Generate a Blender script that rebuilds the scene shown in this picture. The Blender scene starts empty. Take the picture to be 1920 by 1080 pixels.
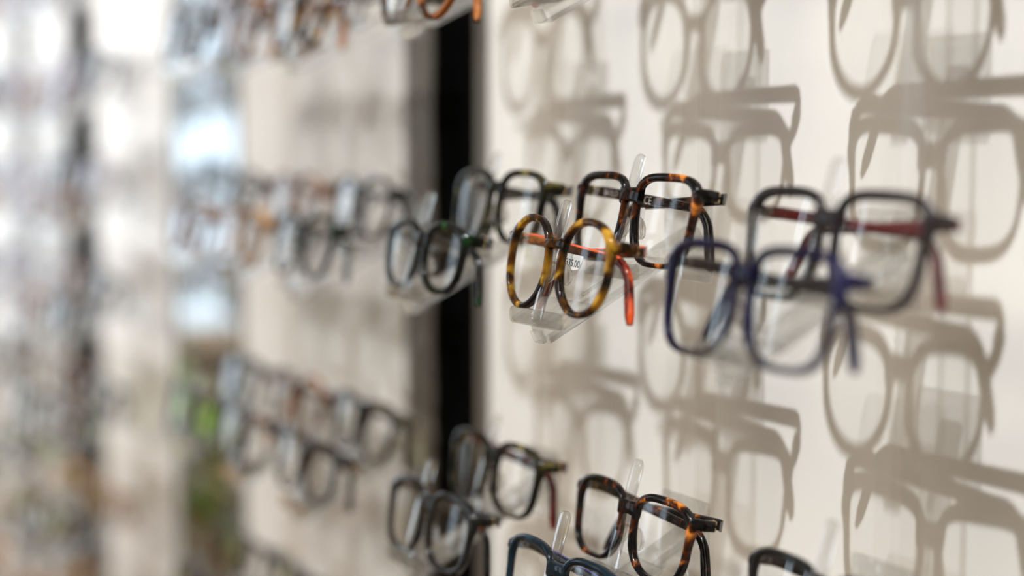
import bpy, bmesh, math, random
from mathutils import Vector, Matrix, Euler
S = bpy.context.scene
C = S.collection
R = random.Random(7)
PI = math.pi

# ------------------------------------------------------------------ camera
# wall plane y = 0, room at y < 0, the wall runs away towards -x, floor z = 0
EYE = Vector((0.0, -0.528, 1.45))
YAW, PITCH = 0.4986, 0.0907
cd = bpy.data.cameras.new('camera'); cam = bpy.data.objects.new('camera', cd); C.objects.link(cam)
S.camera = cam
cd.sensor_width = 36; cd.lens = 3100 * 36 / 1920; cd.clip_start = 0.02; cd.clip_end = 100
fw = Vector((-math.cos(YAW) * math.cos(PITCH), math.sin(YAW) * math.cos(PITCH), -math.sin(PITCH)))
rt = fw.cross(Vector((0, 0, 1))).normalized(); up = rt.cross(fw)
m = Matrix((rt, up, -fw)).transposed().to_4x4(); m.translation = EYE
cam.matrix_world = m
cd.dof.use_dof = True; cd.dof.focus_distance = 0.80; cd.dof.aperture_fstop = 2.1; cd.dof.aperture_blades = 0

# ------------------------------------------------------------------ light
S.view_settings.view_transform = 'Standard'; S.view_settings.look = 'None'
S.view_settings.exposure = 0.08; S.view_settings.gamma = 1; S.view_settings.use_curve_mapping = False
S.cycles.max_bounces = 16; S.cycles.transparent_max_bounces = 48; S.cycles.transmission_bounces = 12
S.cycles.glossy_bounces = 6; S.cycles.diffuse_bounces = 3
S.cycles.caustics_refractive = False; S.cycles.caustics_reflective = False
S.cycles.sample_clamp_indirect = 6
S.cycles.use_denoising = True

W = bpy.data.worlds.new('daylight'); S.world = W; W.use_nodes = True
bg = W.node_tree.nodes['Background']; bg.inputs[0].default_value = (0.80, 0.90, 1.0, 1); bg.inputs[1].default_value = 3.0

def light(name, kind, loc, target, power, col, **kw):
    l = bpy.data.lights.new(name, kind); l.energy = power; l.color = col
    for k, v in kw.items(): setattr(l, k, v)
    o = bpy.data.objects.new(name, l); C.objects.link(o); o.location = loc
    o.rotation_euler = (Vector(target) - Vector(loc)).to_track_quat('-Z', 'Y').to_euler()
    return o
light('ceiling_and_fill_spot', 'SPOT', (-0.15, -1.10, 3.09), (-0.45, 0, 1.45), 205, (0.93, 0.965, 1.0),
      shadow_soft_size=0.012, spot_size=math.radians(50), spot_blend=0.7)
light('ceiling_and_fill_spot', 'SPOT', (-1.25, -1.10, 3.09), (-1.85, 0, 1.35), 120, (0.95, 0.96, 1.0),
      shadow_soft_size=0.025, spot_size=math.radians(44), spot_blend=0.9)
light('ceiling_and_fill_spot', 'SPOT', (-2.20, -1.10, 3.09), (-2.5, 0, 1.40), 210, (0.97, 0.97, 1.0),  # fill spot added to brighten the far panels
      shadow_soft_size=0.025, spot_size=math.radians(60), spot_blend=0.7)
light('ceiling_and_fill_spot', 'SPOT', (-3.9, -0.9, 3.2), (-4.6, -0.80, 0.6), 900, (1.0, 0.95, 0.86),  # fill spot added to brighten the plant and sideboard in the mirror
      shadow_soft_size=0.05, spot_size=math.radians(50), spot_blend=0.8)
light('warm_fill_light', 'AREA', (-0.6, -2.4, 3.3), (-0.9, -1.2, 0.6), 78, (1.0, 0.90, 0.78), shape='RECTANGLE', size=2.2, size_y=1.2)  # unseen area light added as warm ambient fill

# ------------------------------------------------------------------ materials
def mat(name):
    m = bpy.data.materials.new(name); m.use_nodes = True
    return m, m.node_tree.nodes, m.node_tree.links
def pbr(name, col, rough=0.4, coat=0.0, metal=0.0, trans=0.0, spec=0.5):
    m, n, l = mat(name); b = n['Principled BSDF']
    b.inputs['Base Color'].default_value = (*col, 1); b.inputs['Roughness'].default_value = rough
    b.inputs['Coat Weight'].default_value = coat; b.inputs['Coat Roughness'].default_value = 0.03
    b.inputs['Metallic'].default_value = metal; b.inputs['Specular IOR Level'].default_value = spec
    b.inputs['Transmission Weight'].default_value = trans
    return m
def noisy(name, c1, c2, scale, rough=0.5, detail=4, lo=0.35, hi=0.65, stretch=(1, 1, 1), bump=0.0, coat=0.0):
    m, n, l = mat(name); b = n['Principled BSDF']
    tc = n.new('ShaderNodeTexCoord'); mp = n.new('ShaderNodeMapping'); mp.inputs['Scale'].default_value = stretch
    ns = n.new('ShaderNodeTexNoise'); ns.inputs['Scale'].default_value = scale; ns.inputs['Detail'].default_value = detail
    rp = n.new('ShaderNodeValToRGB')
    rp.color_ramp.elements[0].position = lo; rp.color_ramp.elements[0].color = (*c1, 1)
    rp.color_ramp.elements[1].position = hi; rp.color_ramp.elements[1].color = (*c2, 1)
    l.new(tc.outputs['Object'], mp.inputs[0]); l.new(mp.outputs[0], ns.inputs['Vector'])
    l.new(ns.outputs['Fac'], rp.inputs[0]); l.new(rp.outputs[0], b.inputs['Base Color'])
    b.inputs['Roughness'].default_value = rough; b.inputs['Coat Weight'].default_value = coat
    if bump:
        bp = n.new('ShaderNodeBump'); bp.inputs['Strength'].default_value = bump; bp.inputs['Distance'].default_value = 0.001
        l.new(ns.outputs['Fac'], bp.inputs['Height']); l.new(bp.outputs[0], b.inputs['Normal'])
    return m
def acetate(name, dark, mid, bright, lo=0.42, hi=0.66, scale=55, glow=0.35):
    """polished tortoise acetate: dark flakes in a translucent amber body"""
    m, n, l = mat(name); b = n['Principled BSDF']
    tc = n.new('ShaderNodeTexCoord'); mp = n.new('ShaderNodeMapping'); mp.inputs['Scale'].default_value = (1, 0.6, 0.8)
    ns = n.new('ShaderNodeTexNoise'); ns.inputs['Scale'].default_value = scale; ns.inputs['Detail'].default_value = 2.5
    ns.inputs['Distortion'].default_value = 0.8
    rp = n.new('ShaderNodeValToRGB'); e = rp.color_ramp.elements
    e[0].position = lo; e[0].color = (*dark, 1); e[1].position = hi; e[1].color = (*bright, 1)
    k = e.new((lo * 0.55 + hi * 0.45)); k.color = (*mid, 1)
    l.new(tc.outputs['Object'], mp.inputs[0]); l.new(mp.outputs[0], ns.inputs['Vector'])
    l.new(ns.outputs['Fac'], rp.inputs[0]); l.new(rp.outputs[0], b.inputs['Base Color'])
    b.inputs['Roughness'].default_value = 0.10; b.inputs['Specular IOR Level'].default_value = 0.32; b.inputs['Coat Weight'].default_value = 0.0; b.inputs['Coat Roughness'].default_value = 0.04
    tr = n.new('ShaderNodeBsdfTranslucent'); l.new(rp.outputs[0], tr.inputs[0])
    mx = n.new('ShaderNodeMixShader'); mx.inputs[0].default_value = glow
    out = n['Material Output']
    l.new(b.outputs[0], mx.inputs[1]); l.new(tr.outputs[0], mx.inputs[2]); l.new(mx.outputs[0], out.inputs[0])
    return m
def clear(name, tint, ior, extra=0.0, rough=0.0, gloss_gain=1.0):
    """thin clear sheet: fresnel reflection over a see-through body"""
    m, n, l = mat(name); n.remove(n['Principled BSDF'])
    t = n.new('ShaderNodeBsdfTransparent'); t.inputs[0].default_value = (*tint, 1)
    g = n.new('ShaderNodeBsdfGlossy'); g.inputs['Roughness'].default_value = rough
    f = n.new('ShaderNodeFresnel')
    ge = n.new('ShaderNodeNewGeometry'); mr = n.new('ShaderNodeMapRange')   # same index seen from inside the sheet
    mr.inputs['To Min'].default_value = ior; mr.inputs['To Max'].default_value = 1 / ior
    l.new(ge.outputs['Backfacing'], mr.inputs['Value']); l.new(mr.outputs[0], f.inputs[0])
    ma = n.new('ShaderNodeMath'); ma.operation = 'MULTIPLY_ADD'; ma.inputs[1].default_value = gloss_gain; ma.inputs[2].default_value = extra; ma.use_clamp = True
    mx = n.new('ShaderNodeMixShader')
    l.new(f.outputs[0], ma.inputs[0]); l.new(ma.outputs[0], mx.inputs[0])
    l.new(t.outputs[0], mx.inputs[1]); l.new(g.outputs[0], mx.inputs[2])
    l.new(mx.outputs[0], n['Material Output'].inputs[0])
    return m
def acrylic_mat(name, share=0.5, tint=(0.95, 0.955, 0.95)):
    m, n, l = mat(name); n.remove(n['Principled BSDF'])
    t = n.new('ShaderNodeBsdfTransparent'); t.inputs[0].default_value = (*tint, 1)
    g = n.new('ShaderNodeBsdfGlass'); g.inputs['IOR'].default_value = 1.49; g.inputs['Roughness'].default_value = 0.0
    g.inputs['Color'].default_value = (0.97, 0.975, 0.97, 1)
    mx = n.new('ShaderNodeMixShader'); mx.inputs[0].default_value = share
    l.new(t.outputs[0], mx.inputs[1]); l.new(g.outputs[0], mx.inputs[2]); l.new(mx.outputs[0], n['Material Output'].inputs[0])
    return m

def acrylic_sheet(name):
    """thin moulded sheet: see-through faces with fresnel gloss, denser glassy rims where the sheet is seen edge-on"""
    m = clear(name, (0.955, 0.96, 0.955), 1.49, gloss_gain=1.3, extra=0.01)
    n, l = m.node_tree.nodes, m.node_tree.links
    top = [x for x in n if x.type == 'MIX_SHADER'][0]
    lw = n.new('ShaderNodeLayerWeight'); lw.inputs[0].default_value = 0.35
    g = n.new('ShaderNodeBsdfGlass'); g.inputs['IOR'].default_value = 1.49; g.inputs['Roughness'].default_value = 0.0
    ma = n.new('ShaderNodeMath'); ma.operation = 'MULTIPLY'; ma.inputs[1].default_value = 0.35
    mx = n.new('ShaderNodeMixShader')
    l.new(lw.outputs['Facing'], ma.inputs[0]); l.new(ma.outputs[0], mx.inputs[0])
    l.new(top.outputs[0], mx.inputs[1]); l.new(g.outputs[0], mx.inputs[2]); l.new(mx.outputs[0], n['Material Output'].inputs[0])
    return m

M = {}
M['panel'] = noisy('cream_lacquer_panel', (0.82, 0.80, 0.755), (0.85, 0.83, 0.785), 3, rough=0.38, stretch=(1, 1, 0.2))
M['profile'] = noisy('taupe_metal_profile', (0.105, 0.092, 0.07), (0.125, 0.11, 0.085), 9, rough=0.5)
M['black'] = pbr('gap_shade_black', (0.003, 0.003, 0.003), 1.0, spec=0.0)  # near-black that carries the shade of the deep gaps
M['mirror'] = pbr('mirror_silver', (0.44, 0.46, 0.47), 0.01, metal=1.0)
M['plaster'] = noisy('warm_plaster', (0.62, 0.54, 0.43), (0.66, 0.58, 0.47), 4, rough=0.9, bump=0.1)
M['ceiling'] = noisy('white_ceiling', (0.78, 0.74, 0.68), (0.82, 0.78, 0.72), 4, rough=0.9)
M['floor'] = noisy('oak_floor', (0.20, 0.12, 0.06), (0.33, 0.21, 0.11), 5, rough=0.45, stretch=(0.3, 3, 1))
M['wood'] = noisy('honey_oak', (0.36, 0.20, 0.08), (0.52, 0.31, 0.14), 6, rough=0.5, stretch=(1, 1, 6))
M['leaf'] = noisy('leaf_green', (0.36, 0.58, 0.10), (0.52, 0.74, 0.18), 5, rough=0.45)
M['soil'] = noisy('soil', (0.03, 0.02, 0.012), (0.06, 0.04, 0.025), 40, rough=1)
M['pot'] = noisy('grey_pot', (0.35, 0.36, 0.35), (0.45, 0.45, 0.44), 8, rough=0.7)
M['white'] = pbr('white_paint', (0.72, 0.70, 0.66), 0.5)
M['pane'] = clear('window_pane', (0.97, 0.99, 1.0), 1.45)
M['lens'] = clear('demo_lens', (0.985, 0.988, 0.985), 1.5, extra=0.004, gloss_gain=1.15)
M['acrylic'] = acrylic_mat('clear_acrylic', 0.34)
M['sheet'] = acrylic_sheet('clear_acrylic_sheet')
M['strip'] = clear('clear_track', (0.985, 0.982, 0.978), 1.25, gloss_gain=0.6)
M['gold'] = pbr('gold_hinge', (0.80, 0.58, 0.28), 0.25, metal=1.0)
M['steel'] = pbr('steel_hinge', (0.6, 0.6, 0.6), 0.25, metal=1.0)
M['pad'] = acrylic_mat('clear_nose_pad', 0.5, (0.95, 0.92, 0.88))
M['paper'] = pbr('white_label_paper', (0.80, 0.79, 0.76), 0.7)
M['ink'] = pbr('black_ink', (0.02, 0.02, 0.02), 0.8)
M['print'] = pbr('white_print', (0.75, 0.74, 0.72), 0.6)
BLK = (0.006, 0.005, 0.005)
M['tort'] = acetate('dark_tortoise', BLK, (0.08, 0.018, 0.004), (0.78, 0.26, 0.04), 0.49, 0.70, 110, 0.25)
M['amber'] = acetate('amber_tortoise', (0.012, 0.006, 0.003), (0.10, 0.035, 0.004), (0.66, 0.36, 0.03), 0.43, 0.66, 75, 0.35)
M['brown'] = acetate('brown_tortoise', (0.02, 0.008, 0.004), (0.12, 0.035, 0.01), (0.55, 0.20, 0.05), 0.38, 0.66, 50)
M['green'] = acetate('green_black', (0.003, 0.004, 0.003), (0.004, 0.012, 0.005), (0.02, 0.12, 0.03), 0.54, 0.80, 60, 0.2)
M['moss'] = acetate('moss_tortoise', (0.006, 0.006, 0.004), (0.03, 0.028, 0.01), (0.30, 0.24, 0.08), 0.48, 0.74, 50)
M['navy'] = acetate('navy_blue', (0.006, 0.005, 0.016), (0.010, 0.009, 0.032), (0.020, 0.018, 0.07), 0.4, 0.7, 30, 0.2)
M['teal'] = acetate('dark_teal', (0.005, 0.010, 0.016), (0.008, 0.022, 0.034), (0.02, 0.06, 0.09), 0.4, 0.7, 30, 0.2)
M['blue'] = pbr('royal_blue', (0.01, 0.012, 0.22), 0.2, coat=0.5)
M['coal'] = pbr('charcoal_acetate', (0.016, 0.013, 0.014), 0.22, coat=0.0, spec=0.35)
M['blackp'] = pbr('gloss_black', (0.006, 0.006, 0.006), 0.12, coat=0.0, spec=0.4)
M['wine'] = pbr('wine_red', (0.095, 0.006, 0.009), 0.25, coat=0.4)
M['burg'] = acetate('burgundy_tortoise', (0.02, 0.004, 0.004), (0.08, 0.012, 0.01), (0.22, 0.04, 0.03), 0.40, 0.68, 50)
M['orange'] = pbr('orange_red', (0.72, 0.085, 0.018), 0.25, coat=0.5)
M['orangetort'] = acetate('orange_tortoise', (0.10, 0.012, 0.006), (0.22, 0.022, 0.010), (0.70, 0.09, 0.018), 0.47, 0.60, 75, 0.1)
M['honey'] = acetate('honey_clear', (0.20, 0.08, 0.02), (0.38, 0.18, 0.05), (0.80, 0.52, 0.22), 0.36, 0.64, 40, 0.5)
M['lilac'] = acetate('pale_clear_acetate', (0.55, 0.50, 0.54), (0.66, 0.62, 0.66), (0.78, 0.75, 0.80), 0.36, 0.64, 40, 0.6)
M['rose'] = acetate('rose_brown', (0.16, 0.07, 0.05), (0.30, 0.16, 0.12), (0.60, 0.40, 0.32), 0.36, 0.64, 40, 0.5)

# ------------------------------------------------------------------ mesh helpers
def obj(name, bm, material, parent=None, smooth=True, angle=40):
    me = bpy.data.meshes.new(name)
    bmesh.ops.recalc_face_normals(bm, faces=bm.faces)
    bm.to_mesh(me); bm.free()
    for mm in (material if isinstance(material, (list, tuple)) else [material]): me.materials.append(mm)
    if smooth:
        for p in me.polygons: p.use_smooth = True
        try: me.set_sharp_from_angle(angle=math.radians(angle))
        except Exception: pass
    o = bpy.data.objects.new(name, me); C.objects.link(o)
    if parent: o.parent = parent
    return o
def tag(o, label=None, cat=None, group=None, kind=None):
    if label: o['label'] = label
    if cat: o['category'] = cat
    if group: o['group'] = group
    if kind: o['kind'] = kind
    return o
def empty(name, loc, rot=(0, 0, 0)):
    o = bpy.data.objects.new(name, None); C.objects.link(o); o.location = loc; o.rotation_euler = rot
    o.empty_display_size = 0.02
    return o
def box(bm, x0, x1, y0, y1, z0, z1, mi=0, mtx=None):
    vs = [bm.verts.new((x, y, z)) for x in (x0, x1) for y in (y0, y1) for z in (z0, z1)]
    if mtx:
        for v in vs: v.co = mtx @ v.co
    for a in ((0, 1, 3, 2), (4, 6, 7, 5), (0, 4, 5, 1), (2, 3, 7, 6), (0, 2, 6, 4), (1, 5, 7, 3)):
        f = bm.faces.new([vs[i] for i in a]); f.material_index = mi
    return vs
def bevel(bm, w, seg=2):
    bmesh.ops.bevel(bm, geom=list(bm.edges), offset=w, segments=seg, profile=0.5, affect='EDGES', clamp_overlap=True)
def rings(bm, loops, closed=False, cap=True, mi=None):
    """skin a list of equally long vertex loops"""
    L = [[bm.verts.new(p) for p in lp] for lp in loops]
    n = len(L[0]); k = len(L)
    for i in range(k if closed else k - 1):
        a, b = L[i], L[(i + 1) % k]
        for j in range(n):
            f = bm.faces.new((a[j], a[(j + 1) % n], b[(j + 1) % n], b[j]))
            if mi: f.material_index = mi(i, j)
    if cap and not closed:
        bm.faces.new(L[0][::-1]); bm.faces.new(L[-1])
def rrect(w, h, r, seg=3):
    """rounded rectangle outline in 2D, centred"""
    r = min(r, w * 0.49, h * 0.49); out = []
    for cx, cy, a0 in ((w/2-r, h/2-r, 0), (-w/2+r, h/2-r, 90), (-w/2+r, -h/2+r, 180), (w/2-r, -h/2+r, 270)):
        for i in range(seg + 1):
            a = math.radians(a0 + 90 * i / seg); out.append((cx + r * math.cos(a), cy + r * math.sin(a)))
    return out
def sweep(bm, path, sizes, upv=Vector((0, 0, 1)), r=0.4, mi=None):
    """sweep a rounded rectangle (width across, height along upv-ish) down a path"""
    loops = []
    n = len(path)
    for i, p in enumerate(path):
        t = (Vector(path[min(i + 1, n - 1)]) - Vector(path[max(i - 1, 0)])).normalized()
        side = t.cross(upv)
        if side.length < 1e-4: side = Vector((1, 0, 0))
        side.normalize(); u = side.cross(t).normalized()
        w, h = sizes[i]
        loops.append([Vector(p) + side * a + u * b for a, b in rrect(w, h, min(w, h) * r, 3)])
    rings(bm, loops, mi=mi)

# ------------------------------------------------------------------ eyeglasses
def outline(sp, t, s):
    """lens opening edge at angle t (0 = temple side, pi/2 = top) for side s = +-1, in the front plane"""
    c, q = math.cos(t), math.sin(t)
    n = sp['nt'] if q > 0 else sp['nb']
    k = (abs(c) ** n + abs(q) ** n) ** (-1 / n)
    x = c * k; z = q * k
    X = x * sp['a']; Z = z * sp['b']
    X *= 1 + sp['taper'] * z                      # narrower at the bottom
    if x < 0: X *= 1 - sp.get('nose', 0.10) * max(0, -z)   # nasal corner cut away
    Z += sp.get('lift', 0.0) * x * max(0, z)      # cat-eye lift of the outer top corner
    return s * (sp['cx'] + X), sp['cz'] + Z
def bend(x, z=0): return 0.95 * x * x + 0.15 * z * z
def section_pts(w, d):
    return rrect(w, d, min(w, d) * 0.34, 3)
def make_front(sp, root, mt):
    bm = bmesh.new()
    N = 56
    for s in (-1, 1):
        loops = []
        P = [outline(sp, 2 * PI * i / N, s) for i in range(N)]
        for i in range(N):
            t = 2 * PI * i / N
            a, b = Vector(P[i - 1]), Vector(P[(i + 1) % N])
            tn = (b - a).normalized(); nr = Vector((tn.y, -tn.x)) * s
            q = math.sin(t); c = math.cos(t)
            w = sp['side'] + (sp['top'] - sp['side']) * max(0, q) ** 1.5 + (sp['bot'] - sp['side']) * max(0, -q) ** 1.5
            w += sp.get('corner', 0.0022) * math.exp(-((t - 0.55) / 0.28) ** 2)   # end-piece swell
            w += 0.0014 * math.exp(-((t - (PI + 0.35)) / 0.35) ** 2)          # nasal swell
            mid = Vector(P[i]) + nr * (w / 2 - 0.0004)
            lp = []
            for u, v in section_pts(w, sp['deep']):
                x = mid.x + nr.x * u; z = mid.y + nr.y * u
                lp.append((x, bend(x) + v, z))
            loops.append(lp)
        rings(bm, loops, closed=True)
    # bridge
    bx = sp['cx'] - sp['a'] + 0.001
    path = []; sz = []
    for i in range(13):
        u = -1 + i / 6
        path.append((u * bx, bend(0) - 0.0006 * (1 - u * u), sp['bz'] + sp['arch'] * (1 - u * u)))
        sz.append((sp['deep'] * 0.95, sp['bh'] * (1 + 0.30 * u * u)))
    sweep(bm, path, sz)
    # end pieces turning back to the hinges
    for s in (-1, 1):
        x0, z0 = outline(sp, 0.52, s); xe = s * sp['half']; ze = sp['ez']
        x0 += s * 0.0008
        pth = [(x0 - s * 0.001, bend(x0), z0 * 0.6 + ze * 0.4), ((x0 + xe) / 2, bend(xe) - 0.0006, ze), (xe - s * 0.0022, bend(xe) + 0.0008, ze),
               (xe - s * 0.0006, bend(xe) + 0.0035, ze), (xe, bend(xe) + 0.0085, ze)]
        sweep(bm, pth, [(sp['deep'] * 0.9, sp['th'] * 0.95), (sp['deep'], sp['th'] * 1.05), (sp['deep'] * 1.02, sp['th']), (0.0037, sp['th']), (0.0034, sp['th'] * 0.95)])
    o = obj('front_frame', bm, mt, root)
    return o
def make_lens(sp, root, s):
    bm = bmesh.new(); N = 48; K = 5
    cx, cz = s * sp['cx'], sp['cz']
    P = [outline(sp, 2 * PI * i / N, s) for i in range(N)]
    def pt(x, z, off): return (x, bend(x) + 0.9 * ((x - cx) ** 2 + (z - cz) ** 2) + off - 0.0006, z)
    prev = None
    vs = []
    ctr = bm.verts.new(pt(cx, cz, 0))
    for k in range(1, K + 1):
        f = k / K
        ring = [bm.verts.new(pt(cx + (p[0] - cx) * f * 1.012, cz + (p[1] - cz) * f * 1.012, 0)) for p in P]
        for j in range(N):
            if prev is None: bm.faces.new((ctr, ring[j], ring[(j + 1) % N]))
            else: bm.faces.new((prev[j], ring[j], ring[(j + 1) % N], prev[(j + 1) % N]))
        prev = ring
    geo = bmesh.ops.solidify(bm, geom=list(bm.faces), thickness=0.0014)
    return obj('lens', bm, M['lens'], root)
def make_temple(sp, root, s, mo, mi_, mtip):
    """folded temple: starts at hinge on side s, lies behind the front, tip curls down past the other side"""
    xe = s * (sp['half'] - 0.001); y0 = bend(xe) + 0.0095 + (0.0 if s < 0 else 0.0045)
    y1 = y0 + (0.001 if s < 0 else 0.004)
    z0 = sp['ez']
    dz = sp.get('drop', -0.006)
    L = 1.93 * sp['half'] - 0.0235
    path = [(xe, y0 - 0.001, z0), (xe - s * 0.002, y0 + 0.0016, z0), (xe - s * 0.006, y0 + 0.0026, z0)]
    hs = [0.9, 1, 1]
    n = 9
    for i in range(1, n + 1):
        u = i / n
        path.append((xe - s * (0.006 + (L - 0.006) * u), y0 + 0.0026 + (y1 - y0) * u, z0 + dz * u)); hs.append(1 - 0.22 * u)
    ex, ey, ez = path[-1]
    rr = 0.015; th = math.radians(66)
    for i in range(1, 7):
        a = th * i / 6
        path.append((ex - s * rr * math.sin(a), ey + 0.0003 * i, ez - rr * (1 - math.cos(a)))); hs.append(0.78 + 0.10 * i / 6)
    ex, ey, ez = path[-1]
    for i in range(1, 6):
        d = 0.0044 * i
        path.append((ex - s * d * math.cos(th), ey - 0.0003 * i, ez - d * math.sin(th))); hs.append(0.9 + 0.12 * math.sin(i / 5 * PI) - (0.42 if i == 5 else 0))
    bm = bmesh.new()
    sz = [(sp.get('tw', 0.0030) if i < 12 else 0.0034, sp['th'] * h) for i, h in enumerate(hs)]
    # section points: u across (y), v up ; the side that faces the wall when folded is the outer face
    loops = []; npt = len(path)
    for i, p in enumerate(path):
        t = (Vector(path[min(i + 1, npt - 1)]) - Vector(path[max(i - 1, 0)])).normalized()
        side = Vector((0, 1, 0)) if i > 1 else Vector((-s * 0.7, 0.7, 0)).normalized()
        u = side.cross(t).normalized()
        if u.z < -0.3 or (abs(u.z) <= 0.3 and u.x * s < 0 and i > 11): u = -u
        w, h = sz[i]
        loops.append([Vector(p) + side * a + u * b for a, b in rrect(w, h, w * 0.42, 3)])
    def idx(i, j):
        # faces on the +y half are the outer face
        return 2 if i >= 13 else (1 if (5 <= j <= 10 if sp.get('tip') is None else j in (6, 7, 8, 9, 10)) else 0)
    rings(bm, loops, mi=idx)
    return obj('temple', bm, [mo, mi_, mtip], root)
def ellipsoid(bm, c, r, seg=10, rot=None):
    d = bmesh.ops.create_uvsphere(bm, u_segments=seg, v_segments=max(6, seg - 2), radius=1)
    for v in d['verts']:
        p = Vector((v.co.x * r[0], v.co.y * r[1], v.co.z * r[2]))
        if rot: p = rot @ p
        v.co = p + Vector(c)
def text_mesh(name, body, size, material, parent, mtx, extrude=0.00004):
    cu = bpy.data.curves.new(name, 'FONT'); cu.body = body; cu.size = size; cu.extrude = extrude
    cu.align_x = 'CENTER'; cu.align_y = 'CENTER'; cu.resolution_u = 3
    tmp = bpy.data.objects.new(name + '_tmp', cu); C.objects.link(tmp)
    me = bpy.data.meshes.new_from_object(tmp.evaluated_get(bpy.context.evaluated_depsgraph_get()))
    me.name = name; me.materials.clear(); me.materials.append(material)
    bpy.data.objects.remove(tmp); bpy.data.curves.remove(cu)
    o = bpy.data.objects.new(name, me); C.objects.link(o); o.parent = parent; o.matrix_local = mtx
    return o

BASE = dict(a=0.0262, b=0.0200, nt=3.4, nb=3.0, taper=0.05, nose=0.12, cx=0.0352, cz=-0.0095, side=0.0029, top=0.0040, bot=0.0024,
            deep=0.0040, bz=0.0020, bh=0.0070, arch=0.0004, half=0.070, ez=0.0045, th=0.0056, lift=0.0, drop=-0.005, tl=0.0)
SH = {
    'square': dict(),
    'square_big': dict(a=0.0270, b=0.0222, nt=4.2, nb=3.4, taper=0.08, cz=-0.0110, cx=0.0360),
    'round': dict(a=0.0236, b=0.0228, nt=2.35, nb=2.15, taper=0.03, nose=0.03, cx=0.0334, cz=-0.0105, side=0.0034, top=0.0036, bot=0.0030, half=0.0665, ez=0.0022, bz=0.0005, bh=0.0050),
    'round_or': dict(tip='orangetort'),
    'panto': dict(a=0.0246, b=0.0215, nt=2.9, nb=2.2, taper=0.07, cx=0.0340, cz=-0.0105, half=0.067),
    'oval': dict(a=0.0258, b=0.0205, nt=3.0, nb=2.5, taper=0.05),
    'rect': dict(a=0.0270, b=0.0178, nt=3.6, nb=3.2, taper=0.06, cz=-0.0075),
    'cat': dict(a=0.0262, b=0.0198, nt=3.0, nb=2.5, taper=0.09, lift=0.0035, ez=0.0065),
}
SH['round_or'] = dict(SH['round'], tip='orangetort', tw=0.0044)
def make_glasses(shape, mf, mt_out, mt_in, hinge='gold', tweak=None):
    sp = dict(BASE); sp.update(SH[shape]); sp.update(tweak or {})
    for k in ('a', 'cx', 'half'): sp[k] *= 0.785
    sp['b'] *= 0.90; sp['cz'] *= 0.92
    root = empty('eyeglasses', (0, 0, 0))
    make_front(sp, root, M[mf])
    for s in (-1, 1):
        make_lens(sp, root, s)
        tp = make_temple(sp, root, s, M[mt_out], M[mt_in], M[sp.get('tip', mt_out)])
        bm = bmesh.new(); xe = s * (sp['half'] - 0.0022); y = bend(xe) + 0.0085
        box(bm, xe - 0.0016, xe + 0.0016, y - 0.003, y + 0.002, sp['ez'] - 0.0024, sp['ez'] - 0.0006)
        box(bm, xe - 0.0016, xe + 0.0016, y - 0.003, y + 0.002, sp['ez'] + 0.0006, sp['ez'] + 0.0024)
        ellipsoid(bm, (xe, y + 0.001, sp['ez']), (0.0014, 0.0014, 0.003), 8)
        obj('hinge', bm, M[hinge], root)
        # moulded nose pads
        bm = bmesh.new()
        nx = sp['cx'] - sp['a'] * 0.93
        ellipsoid(bm, (s * (nx - 0.0018), 0.0030, sp['cz'] - 0.0035), (0.0015, 0.0036, 0.0058), 12, Matrix.Rotation(-s * 0.35, 3, 'Y'))
        obj('nose_pad', bm, M['pad'], root)
    root['_sp'] = 0; del root['_sp']
    return root, sp
def kids(o): return [c for c in o.children]
def copy_tree(o, parent=None):
    c = o.copy(); C.objects.link(c); c.parent = parent
    for ch in list(o.children): copy_tree(ch, c)
    return c

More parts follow.
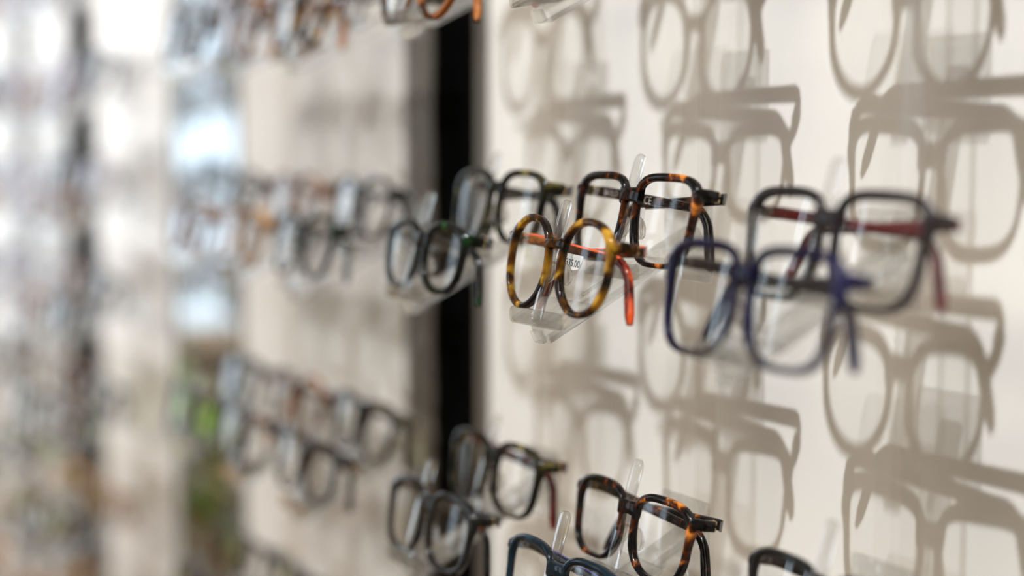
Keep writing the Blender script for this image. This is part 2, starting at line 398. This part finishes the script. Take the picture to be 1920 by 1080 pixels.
# ------------------------------------------------------------------ display bracket (origin at the wall, y = 0 ; z of rod root)
SL = math.radians(27.4)                       # arm falls away from the wall
def on_rod(p, up=0.0):                        # point on the rod's top line at distance p from the wall
    return Vector((0, -p, -p * math.tan(SL) + up))
def slab(bm, w, d, t, r, mtx, mi=0):
    """rounded sheet: w across x, d along local y, t thick"""
    pts = rrect(w, d, r, 5)
    rings(bm, [[mtx @ Vector((x, y, z)) for x, y in pts] for z in (-t / 2, t / 2)])
def make_bracket(legs=True):
    root = empty('display_bracket', (0, 0, 0))
    bm = bmesh.new(); box(bm, -0.0195, 0.0195, -0.0180, -0.0145, -0.036, 0.006); bevel(bm, 0.0008)
    if legs: box(bm, -0.0190, -0.0165, -0.0150, -0.0005, -0.034, 0.004)
    if legs: box(bm, 0.0165, 0.0190, -0.0150, -0.0005, -0.034, 0.004)
    obj('wall_plate', bm, M['sheet'], root, angle=25)
    Rx = Matrix.Rotation(SL, 4, 'X')          # local -y runs down the slope
    def fr(p, up=0.0): return Matrix.Translation(on_rod(p, up)) @ Rx
    L = 0.104 / math.cos(SL)
    bm = bmesh.new()
    box(bm, -0.0065, 0.0065, -L, -0.016, -0.0100, -0.0010, 0, Rx); bevel(bm, 0.0012, 2)
    box(bm, -0.0045, 0.0045, -L - 0.0022, -L + 0.0002, -0.0085, -0.0025, 0, Rx)
    obj('arm', bm, M['acrylic'], root)
    for p, d in ((0.0515, 0.019), (0.0935, 0.022)):
        bm = bmesh.new()
        q = p + 0.0105                        # front edge of the shelf
        c = fr(q - d / 2 * math.cos(SL), 0.0006)
        slab(bm, 0.050, d, 0.0016, 0.003, c)
        lip = fr(q, 0.0006) @ Matrix.Rotation(math.radians(62), 4, 'X')
        slab(bm, 0.050, 0.008, 0.0014, 0.0035, lip @ Matrix.Translation((0, 0.0030, 0)))
        obj('shelf', bm, M['sheet'], root, angle=25)
        # long rounded finger that stands up behind the bridge of the spectacles
        bm = bmesh.new()
        b = on_rod(p + 0.0105, 0.0015)
        tilt = Matrix.Rotation(math.radians(24), 4, 'X')
        H = 0.061
        m4 = Matrix.Translation(b) @ Matrix.Rotation(-math.radians(17), 4, 'X')
        pts = rrect(0.0085, H, 0.0042, 6)
        loops = []
        for yy, k in ((-0.0013, 0.82), (-0.0007, 1.0), (0.0007, 1.0), (0.0013, 0.82)):
            loops.append([m4 @ Vector((x * k, yy, z * (1 - (1 - k) * 0.12) + H / 2)) for x, z in pts])
        rings(bm, loops)
        obj('finger', bm, M['sheet'], root, angle=60)
    return root

# ------------------------------------------------------------------ room shell
def struct(name, bm, m, parent=None):
    o = obj(name, bm, m, parent, smooth=False)
    if not parent: o['kind'] = 'structure'
    return o
Z0, Z1 = 0.0, 3.40
XL, XR, YB = -5.5, 1.8, -5.6
bm = bmesh.new(); box(bm, XL - .1, XR + .1, YB - .1, 0.2, -0.1, 0.0); struct('floor', bm, M['floor'])
bm = bmesh.new(); box(bm, XL - .1, XR + .1, YB - .1, 0.2, Z1, Z1 + .1); struct('ceiling', bm, M['ceiling'])
bm = bmesh.new(); box(bm, XR, XR + .1, YB - .1, 0.2, 0, Z1); struct('wall_right', bm, M['plaster'])
bm = bmesh.new(); box(bm, XL, XR, YB - .1, YB, 0, Z1); struct('wall_back', bm, M['plaster'])
bm = bmesh.new(); box(bm, XL - .1, XR + .1, 0.10, 0.2, 0, Z1); struct('wall_front', bm, M['black'])
# shop front with window openings (the left end of the room)
bm = bmesh.new()
SILL, HEAD = 0.78, 3.15
box(bm, XL - .1, XL, YB, 0.1, 0, SILL); box(bm, XL - .1, XL, YB, 0.1, HEAD, Z1)
WN = [(-1.50, -0.12), (-2.02, -1.84), (-3.00, -2.90), (-3.92, -3.46), (-4.74, -4.30), (-5.30, -5.18)]
edges = sorted([v for w in WN for v in w]); edges = [YB] + edges + [0.1]
for i in range(0, len(edges), 2): box(bm, XL - .1, XL, edges[i], edges[i + 1], SILL, HEAD)
struct('wall_left', bm, M['plaster'])
for k, (a, b) in enumerate(WN):
    bm = bmesh.new(); box(bm, XL - .055, XL - .045, a, b, SILL, HEAD)
    w = struct('window_%d' % (k + 1), bm, M['pane'])
    bm = bmesh.new()
    for y in (a, b - .035): box(bm, XL - .08, XL + .01, y, y + .035, SILL, HEAD)
    for z in (SILL, HEAD - .035): box(bm, XL - .08, XL + .01, a, b, z, z + .035)
    struct('window_frame', bm, M['white'], w)

# ------------------------------------------------------------------ wall panels, flush dark gap infills, mirror
def panel(name, x0, x1, yf, m, side=None):
    bm = bmesh.new(); box(bm, x0, x1, yf, 0.099, 0.12, 2.95); bevel(bm, 0.0008, 1)
    return struct(name, bm, m)
panel('wall_panel', -1.0032, 1.2, 0.0, M['panel'])
bm = bmesh.new(); box(bm, -1.0245, -1.0037, 0.001, 0.099, 0.12, 2.95); struct('trim_1', bm, M['profile'])
bm = bmesh.new(); box(bm, -1.0916, -1.0250, 0.0015, 0.099, 0.12, 2.95); struct('wall_gap_shade', bm, M['black'])  # nearly flush infill, the gap's depth of shade is put into its black
P2 = 0.0
bm = bmesh.new(); box(bm, -1.1393, -1.0921, 0.0, 0.099, 0.12, 2.95); struct('trim_2', bm, M['profile'])
panel('wall_panel', -1.5069, -1.1398, P2, M['panel'])
bm = bmesh.new(); box(bm, -1.5211, -1.5074, 0.002, 0.099, 0.12, 2.95); struct('trim_3', bm, M['profile'])
bm = bmesh.new(); box(bm, -1.7225, -1.5216, 0.0010, 0.099, 0.12, 2.95); mo = struct('wall_mirror', bm, M['mirror'])
bm = bmesh.new(); box(bm, -1.7313, -1.7230, 0.0, 0.099, 0.12, 2.95); struct('trim_4', bm, M['profile'])
panel('wall_panel', -2.0410, -1.7318, 0.0, M['panel'])
bm = bmesh.new(); box(bm, -2.1831, -2.0415, 0.0015, 0.099, 0.12, 2.95); struct('wall_gap_shade', bm, M['black'])
panel('wall_panel', -2.3913, -2.1836, 0.0, M['panel'])
bm = bmesh.new(); box(bm, -2.4979, -2.3918, 0.0015, 0.099, 0.12, 2.95); struct('wall_gap_shade', bm, M['black'])
panel('wall_panel', -5.2, -2.4984, 0.0, M['panel'])

# ------------------------------------------------------------------ specs of the display
ROWZ = {-2: 1.45 + 0.304, -1: 1.45 + 0.152, 0: 1.45, 1: 1.45 - 0.152, 2: 1.45 - 0.304}
ROOTZ = -0.0357                               # rod root height relative to the row's height
STAND = 0.038                                 # the clear uprights stand off the wall
P_BACK, P_FRONT = 0.0525, 0.0950
Z_BACK, Z_FRONT = -0.0270, -0.0510
LEAN = math.radians(-10)

protos = {}
def proto(key, *a, **k):
    if key not in protos: protos[key] = make_glasses(*a, **k)[0]; protos[key]['_used'] = 0
    return protos[key]
STY = {
    'tort_square':  ('square_big', 'tort', 'tort', 'tort'),
    'tort_square2': ('square', 'tort', 'tort', 'tort'),
    'amber_round':  ('round_or', 'amber', 'orange', 'brown'),
    'navy_square':  ('square_big', 'navy', 'navy', 'coal', 'steel'),
    'coal_square':  ('square_big', 'coal', 'wine', 'wine', 'steel'),
    'green_panto':  ('panto', 'green', 'green', 'blackp'),
    'moss_square':  ('square', 'moss', 'moss', 'blackp'),
    'burg_square':  ('square', 'moss', 'burg', 'burg'),
    'black_cat':    ('square', 'blackp', 'tort', 'blackp'),
    'teal_square':  ('square', 'teal', 'blue', 'blackp', 'steel'),
    'black_rect':   ('rect', 'blackp', 'blackp', 'coal', 'steel'),
    'brown_round':  ('round', 'brown', 'brown', 'brown'),
    'amber_panto':  ('panto', 'amber', 'brown', 'brown'),
    'honey_square': ('square', 'honey', 'honey', 'honey'),
    'rose_oval':    ('oval', 'rose', 'honey', 'rose'),
    'clear_oval':   ('oval', 'lilac', 'lilac', 'lilac', 'steel'),
    'clear_square': ('square_big', 'lilac', 'lilac', 'lilac', 'steel'),
    'coal_oval':    ('oval', 'coal', 'coal', 'blackp', 'steel'),
}
def place(style, x, row_z, which, label, group=None, dx=0, dy=0, dz=0, yaw=0, roll=0, lean=0, wall=0.0, tweak=None, extra=None):
    a = STY[style]
    key = style + (str(sorted(tweak.items())) if tweak else '') + (extra or '')
    pr = proto(key, *a, tweak=tweak)
    if pr['_used'] == 0: o = pr; pr['_used'] = 1
    else: o = copy_tree(pr)
    p, z = (P_FRONT, Z_FRONT) if which == 'f' else (P_BACK, Z_BACK)
    o.location = (x + dx, wall - STAND - p + dy, row_z + z + dz)
    o.rotation_euler = (LEAN + lean, roll, yaw)
    tag(o, label, 'eyeglasses', group)
    return o
br0 = make_bracket(False); brs = {False: br0}; brused = {True: False, False: False}
def bracket(x, zrow, label, group, wall=0.0, legs=False):
    if brs[legs] is None: brs[legs] = make_bracket(legs)
    o = copy_tree(brs[legs]) if brused[legs] else brs[legs]
    brused[legs] = True
    o.location = (x, wall - STAND, zrow + ROOTZ); tag(o, label, 'display bracket', group)
    return o
def track(x, wall, label):
    bm = bmesh.new(); b = wall - STAND - 0.0142
    box(bm, x - 0.0090, x - 0.0074, b, b + 0.010, 0.3, 2.4); box(bm, x + 0.0074, x + 0.0090, b, b + 0.010, 0.3, 2.4)
    box(bm, x - 0.0074, x + 0.0074, b + 0.0085, b + 0.010, 0.3, 2.4)
    for z in (0.32, 2.34): box(bm, x - 0.009, x + 0.009, b + 0.010, -0.0003, z, z + 0.04)
    o = obj('mounting_track', bm, M['strip'], None, smooth=False); tag(o, label, 'mounting track', 'clear vertical mounting tracks')
    o.location.y = 0
    return o

BIG = dict(a=0.0290, cx=0.0380, half=0.0745, b=0.0236, cz=-0.0115, side=0.0034, top=0.0046, bot=0.0028)
SMALL = dict(a=0.0240, cx=0.0325, half=0.0645, b=0.0180, cz=-0.0085, nb=2.6, side=0.0038, top=0.0048, bot=0.0034)
BOLD = dict(side=0.0036, top=0.0052, bot=0.0030, corner=0.0036)
XA, XB, XC, XD = -0.835, -0.6855, -0.536, -0.387
track(XA, 0, 'clear vertical strip on the near panel closest to the black gap')
track(XB, 0, 'clear vertical strip on the near panel behind the sharp tortoise glasses')
track(XC, 0, 'clear vertical strip on the near panel behind the red-templed glasses')
G1 = 'display brackets on the near panel'
names = {-2: 'row above the picture', -1: 'top row', 0: 'middle row', 1: 'bottom row'}
cols = {XA: 'beside the black gap', XB: 'in the sharp middle column', XC: 'in the blurred right-hand column'}
for x in (XA, XB, XC):
    for r in (-2, -1, 0, 1):
        bracket(x, ROWZ[r], 'clear acrylic two-tier eyewear bracket, %s, %s' % (names[r], cols[x]), G1)
N1 = 'eyeglasses on the near panel'
R0, R1, RM = ROWZ[0], ROWZ[1], ROWZ[-1]
gBb = place('tort_square', XB, R0, 'b', 'sharp dark tortoise square eyeglasses behind and above the round amber pair', N1, dx=.004, dz=-.003, extra='B0')
gBf = place('amber_round', XB, R0, 'f', 'round amber tortoise eyeglasses with orange temples and a price sticker', N1, dx=.005)
place('navy_square', XC, R0, 'f', 'blurred navy blue square eyeglasses at the right front of the middle row', N1, dx=.004, dz=-.005, tweak=BIG)
place('coal_square', XC, R0, 'b', 'blurred charcoal eyeglasses with wine red temples at the far right', N1, dx=.004, dz=-.008, tweak=BIG)
place('green_panto', XA, R0, 'f', 'glossy black-green eyeglasses in front of the black gap, middle row', N1, dx=.006, dz=-.007, tweak=SMALL)
place('moss_square', XA, R0, 'b', 'dark moss tortoise eyeglasses behind the black-green pair, middle row', N1, dx=.013, dz=-.003)
place('burg_square', XA, R1, 'b', 'dark olive eyeglasses with burgundy temple tips, bottom row by the gap', N1, dx=.008, dz=-.004, tweak=dict(corner=0.0032))
place('black_cat', XA, R1, 'f', 'black eyeglasses with gold hinge before the black gap, bottom row', N1, dx=.010, dz=-.005, tweak=BOLD)
gB1 = place('tort_square2', XB, R1, 'b', 'sharp brown tortoise square eyeglasses in the bottom row, upper tier', N1, dx=.004, dz=-.006, extra='B1')
gT1 = place('teal_square', XB, R1, 'f', 'dark teal eyeglasses with blue inner temples cut by the bottom edge', N1, dx=.006, dz=-.008)
place('black_rect', XC, R1, 'b', 'black eyeglasses whose corner shows at the bottom edge, right', N1, dx=.004, dz=-.012)
place('brown_round', XA, RM, 'f', 'brown translucent eyeglasses cut by the top edge before the gap', N1, dx=.004, dz=-.006)
place('amber_panto', XA, RM, 'b', 'amber eyeglasses above the top edge beside the gap', N1)
place('amber_round', XB, RM, 'f', 'round eyeglasses above the sharp middle column, top row front', N1)
place('black_rect', XB, RM, 'b', 'black eyeglasses above the sharp middle column, top row back', N1)
place('amber_panto', XC, RM, 'f', 'amber eyeglasses above the right column, top row front', N1)
place('coal_square', XC, RM, 'b', 'charcoal eyeglasses above the right column, top row back', N1)

for x, n, f, b in ((XA, 'beside the gap', 'amber_round', 'tort_square2'), (XB, 'middle column', 'brown_round', 'moss_square'), (XC, 'right column', 'amber_panto', 'black_cat')):
    place(f, x, ROWZ[-2], 'f', 'front eyeglasses two rows above the sharp ones, %s, casting a rounded shadow' % n, N1)
    place(b, x, ROWZ[-2], 'b', 'rear eyeglasses two rows above the sharp ones, %s, casting a shadow' % n, N1)
DZ2 = -0.012
# second panel, soft
P2C = [-1.046, -1.172, -1.298]
P2B = 0.0135
colw = ['closest to the black gap', 'middle', 'beside the mirror']
roww = {-1: 'top row', 0: 'second row', 1: 'third row', 2: 'lowest row'}
second = {
    (0, 0): ('green_panto', 'coal_oval'), (0, 1): ('black_cat', 'moss_square'), (0, -1): ('amber_panto', 'black_rect'),
    (1, 0): ('honey_square', 'rose_oval'), (1, 1): ('tort_square2', 'brown_round'), (1, -1): ('brown_round', 'honey_square'),
    (2, 0): ('rose_oval', 'coal_oval'), (2, 1): ('coal_square', 'moss_square'), (2, -1): ('coal_oval', 'rose_oval'),
    (0, 2): ('black_rect', 'coal_oval'), (1, 2): ('black_cat', 'black_rect'), (2, 2): ('coal_oval', 'black_cat'),
}
desc = {'green_panto': 'dark green', 'coal_oval': 'charcoal', 'black_cat': 'black', 'moss_square': 'moss tortoise', 'amber_panto': 'amber tortoise',
        'black_rect': 'glossy black', 'honey_square': 'honey coloured', 'rose_oval': 'rose brown', 'tort_square2': 'dark tortoise', 'brown_round': 'brown round',
        'coal_square': 'charcoal square', 'navy_square': 'navy', 'teal_square': 'teal'}
for i, x in enumerate(P2C):
    track(x, P2 + P2B, 'soft clear vertical strip on the second panel, %s column' % colw[i])
    for r in (-1, 0, 1, 2):
        bracket(x, ROWZ[r] + DZ2, 'soft clear bracket on the second panel, %s, column %s' % (roww[r], colw[i]), 'display brackets on the second panel', P2 + P2B)
        f, b = second[(i, r)]
        place(f, x, ROWZ[r], 'f', 'soft %s eyeglasses, second panel, %s, column %s, front tier' % (desc[f], roww[r], colw[i]), 'eyeglasses on the second panel',
              wall=P2 + P2B, yaw=R.uniform(-.04, .04), dz=DZ2)
        place(b, x, ROWZ[r], 'b', 'soft %s eyeglasses, second panel, %s, column %s, back tier' % (desc[b], roww[r], colw[i]), 'eyeglasses on the second panel',
              wall=P2 + P2B, yaw=R.uniform(-.04, .04), dz=DZ2)

# far panels, very soft: tighter rows
far_cols = [(-1.700, 'third panel, near column'), (-1.860, 'third panel, far column'),
            (-2.090, 'fourth panel, near column'), (-2.220, 'fourth panel, far column')]
ordn = ['first', 'second', 'third', 'fourth', 'fifth', 'sixth', 'seventh', 'eighth']
pool_hi = ['clear_oval', 'clear_square', 'rose_oval', 'clear_oval', 'coal_oval']
pool_lo = ['brown_round', 'coal_oval', 'tort_square2', 'black_cat', 'moss_square', 'honey_square', 'amber_panto']
for ci, (x, cn) in enumerate(far_cols):
    track(x, 0, 'very soft clear vertical strip on the %s' % cn)
    for k in range(8):
        z = 1.45 + 0.215 - 0.1120 * k
        bracket(x, z, 'very soft clear bracket, %s, %s bracket from the top' % (cn, ordn[k]), 'display brackets on the far panels')
        for w in 'fb':
            st = R.choice(pool_hi if k < 4 else pool_lo)
            place(st, x, z, w, 'very soft eyeglasses, %s, %s bracket from top, %s tier' % (cn, ordn[k], 'front' if w == 'f' else 'back'),
                  'eyeglasses on the far panels', yaw=R.uniform(-.04, .04), lean=0)

# ------------------------------------------------------------------ stickers and print
def find(o, base):
    return [c for c in o.children if c.name.split('.')[0] == base]
def facing(x, y, z, rz=0, tilt=0):
    """text standing upright, read from -y"""
    return Matrix.Translation((x, y, z)) @ Matrix.Rotation(PI / 2, 4, 'X') @ Matrix.Rotation(rz, 4, 'Z')
# print on the folded temples of the sharp tortoise pair
tl, trr = find(gBb, 'temple')
ysurf = bend(0.054) + 0.0095 + 0.0026 - 0.0018
text_mesh('brand_print', 'SAFILO', 0.0042, M['print'], tl, facing(-0.0400, ysurf - 0.0004, 0.0038, -0.05))
text_mesh('approval_mark', 'CE', 0.0056, M['print'], tl, facing(-0.0060, ysurf + 0.0002, 0.0012, -0.05))
# price sticker on the round pair: a half-round tag hanging from the temple
def sticker(parent, x, y, z, w, h, txt, size, rz=0.0, half=True):
    bm = bmesh.new()
    pts = []
    if half:
        for i in range(15):
            a = PI + PI * i / 14; pts.append((w / 2 * math.cos(a), h * math.sin(a) * 1.0))
    else: pts = rrect(w, h, 0.0006, 2)
    mt = facing(x, y, z, rz)
    rings(bm, [[mt @ Vector((a, b, c)) for a, b in pts] for c in (-0.0001, 0.0001)])
    o = obj('price_sticker', bm, M['paper'], parent, smooth=False)
    if txt: text_mesh('price_print', txt, size, M['ink'], o, facing(x, y - 0.00016, z - (h * 0.42 if half else 0), rz))
    return o
t = find(gBf, 'temple')[0]
sticker(t, -0.0035, bend(0.052) + 0.0095 + 0.0002, -0.0030, 0.0180, 0.0105, '335.00', 0.0050, -0.05)
t = find(gBb, 'temple')[1]
sticker(t, -0.0135, 0.0150, -0.0080, 0.0080, 0.0110, '', 0, 0.1, False)
t = find(gB1, 'temple')[0]
sticker(t, -0.020, 0.0125, -0.0060, 0.0120, 0.0060, '', 0, -0.35, False)
t = find(gT1, 'temple')[0]
sticker(t, 0.010, 0.0125, -0.0040, 0.0160, 0.0080, '10.0', 0.005, -0.1, False)

# ------------------------------------------------------------------ things by the shop window (seen blurred in the mirror and the lenses)
def plant(x, y, n, h, label):
    root = empty('potted_plant', (x, y, 0)); tag(root, label, 'plant')
    bm = bmesh.new()
    prof = [(0.13, 0.0), (0.15, 0.02), (0.19, 0.34), (0.20, 0.36), (0.185, 0.36), (0.17, 0.32)]
    rings(bm, [[(r * math.cos(2*PI*i/24), r * math.sin(2*PI*i/24), z) for i in range(24)] for r, z in prof])
    obj('pot', bm, M['pot'], root)
    bm = bmesh.new()
    for i in range(n):
        a = R.uniform(0, 2 * PI); ln = R.uniform(0.5, 1.0) * h; lean = R.uniform(0.15, 0.9); w = R.uniform(0.045, 0.07)
        prev = None
        for k in range(9):
            u = k / 8
            rr = lean * ln * u * u * 0.8 + 0.03; zz = 0.33 + ln * (u - 0.35 * lean * u ** 3)
            ww = w * math.sin(PI * min(0.97, u * 0.9 + 0.1)) + 0.003
            c = Vector((rr * math.cos(a), rr * math.sin(a), zz)); sd = Vector((-math.sin(a), math.cos(a), 0)) * ww
            cur = [bm.verts.new(c - sd), bm.verts.new(c + Vector((0, 0, -0.3 * ww))), bm.verts.new(c + sd)]
            if prev:
                bm.faces.new((prev[0], prev[1], cur[1], cur[0])); bm.faces.new((prev[1], prev[2], cur[2], cur[1]))
            prev = cur
    obj('foliage', bm, M['leaf'], root)
plant(-4.45, -0.90, 90, 0.56, 'leafy green potted plant on the floor by the shop window')
root = empty('wooden_sideboard', (-5.05, -1.2, 0)); tag(root, 'honey oak sideboard under the shop window', 'sideboard')
bm = bmesh.new(); box(bm, -0.2, 0.2, -0.7, 1.0, 0.06, 0.42); obj('body', bm, M['wood'], root, smooth=False)

for k in range(3):
    bm = bmesh.new(); y0 = -0.68 + k * 0.56
    box(bm, 0.2, 0.218, y0, y0 + 0.54, 0.08, 0.40); bevel(bm, 0.003, 1); dr = obj('door', bm, M['wood'], root, smooth=False)
    bm = bmesh.new(); ellipsoid(bm, (0.228, y0 + 0.06, 0.25), (0.012, 0.012, 0.012)); obj('knob', bm, M['steel'], dr)
bm = bmesh.new(); box(bm, -0.21, 0.225, -0.72, 1.02, 0.42, 0.45); obj('top', bm, M['wood'], root, smooth=False)
for o in list(S.objects):
    if '_used' in o: del o['_used']
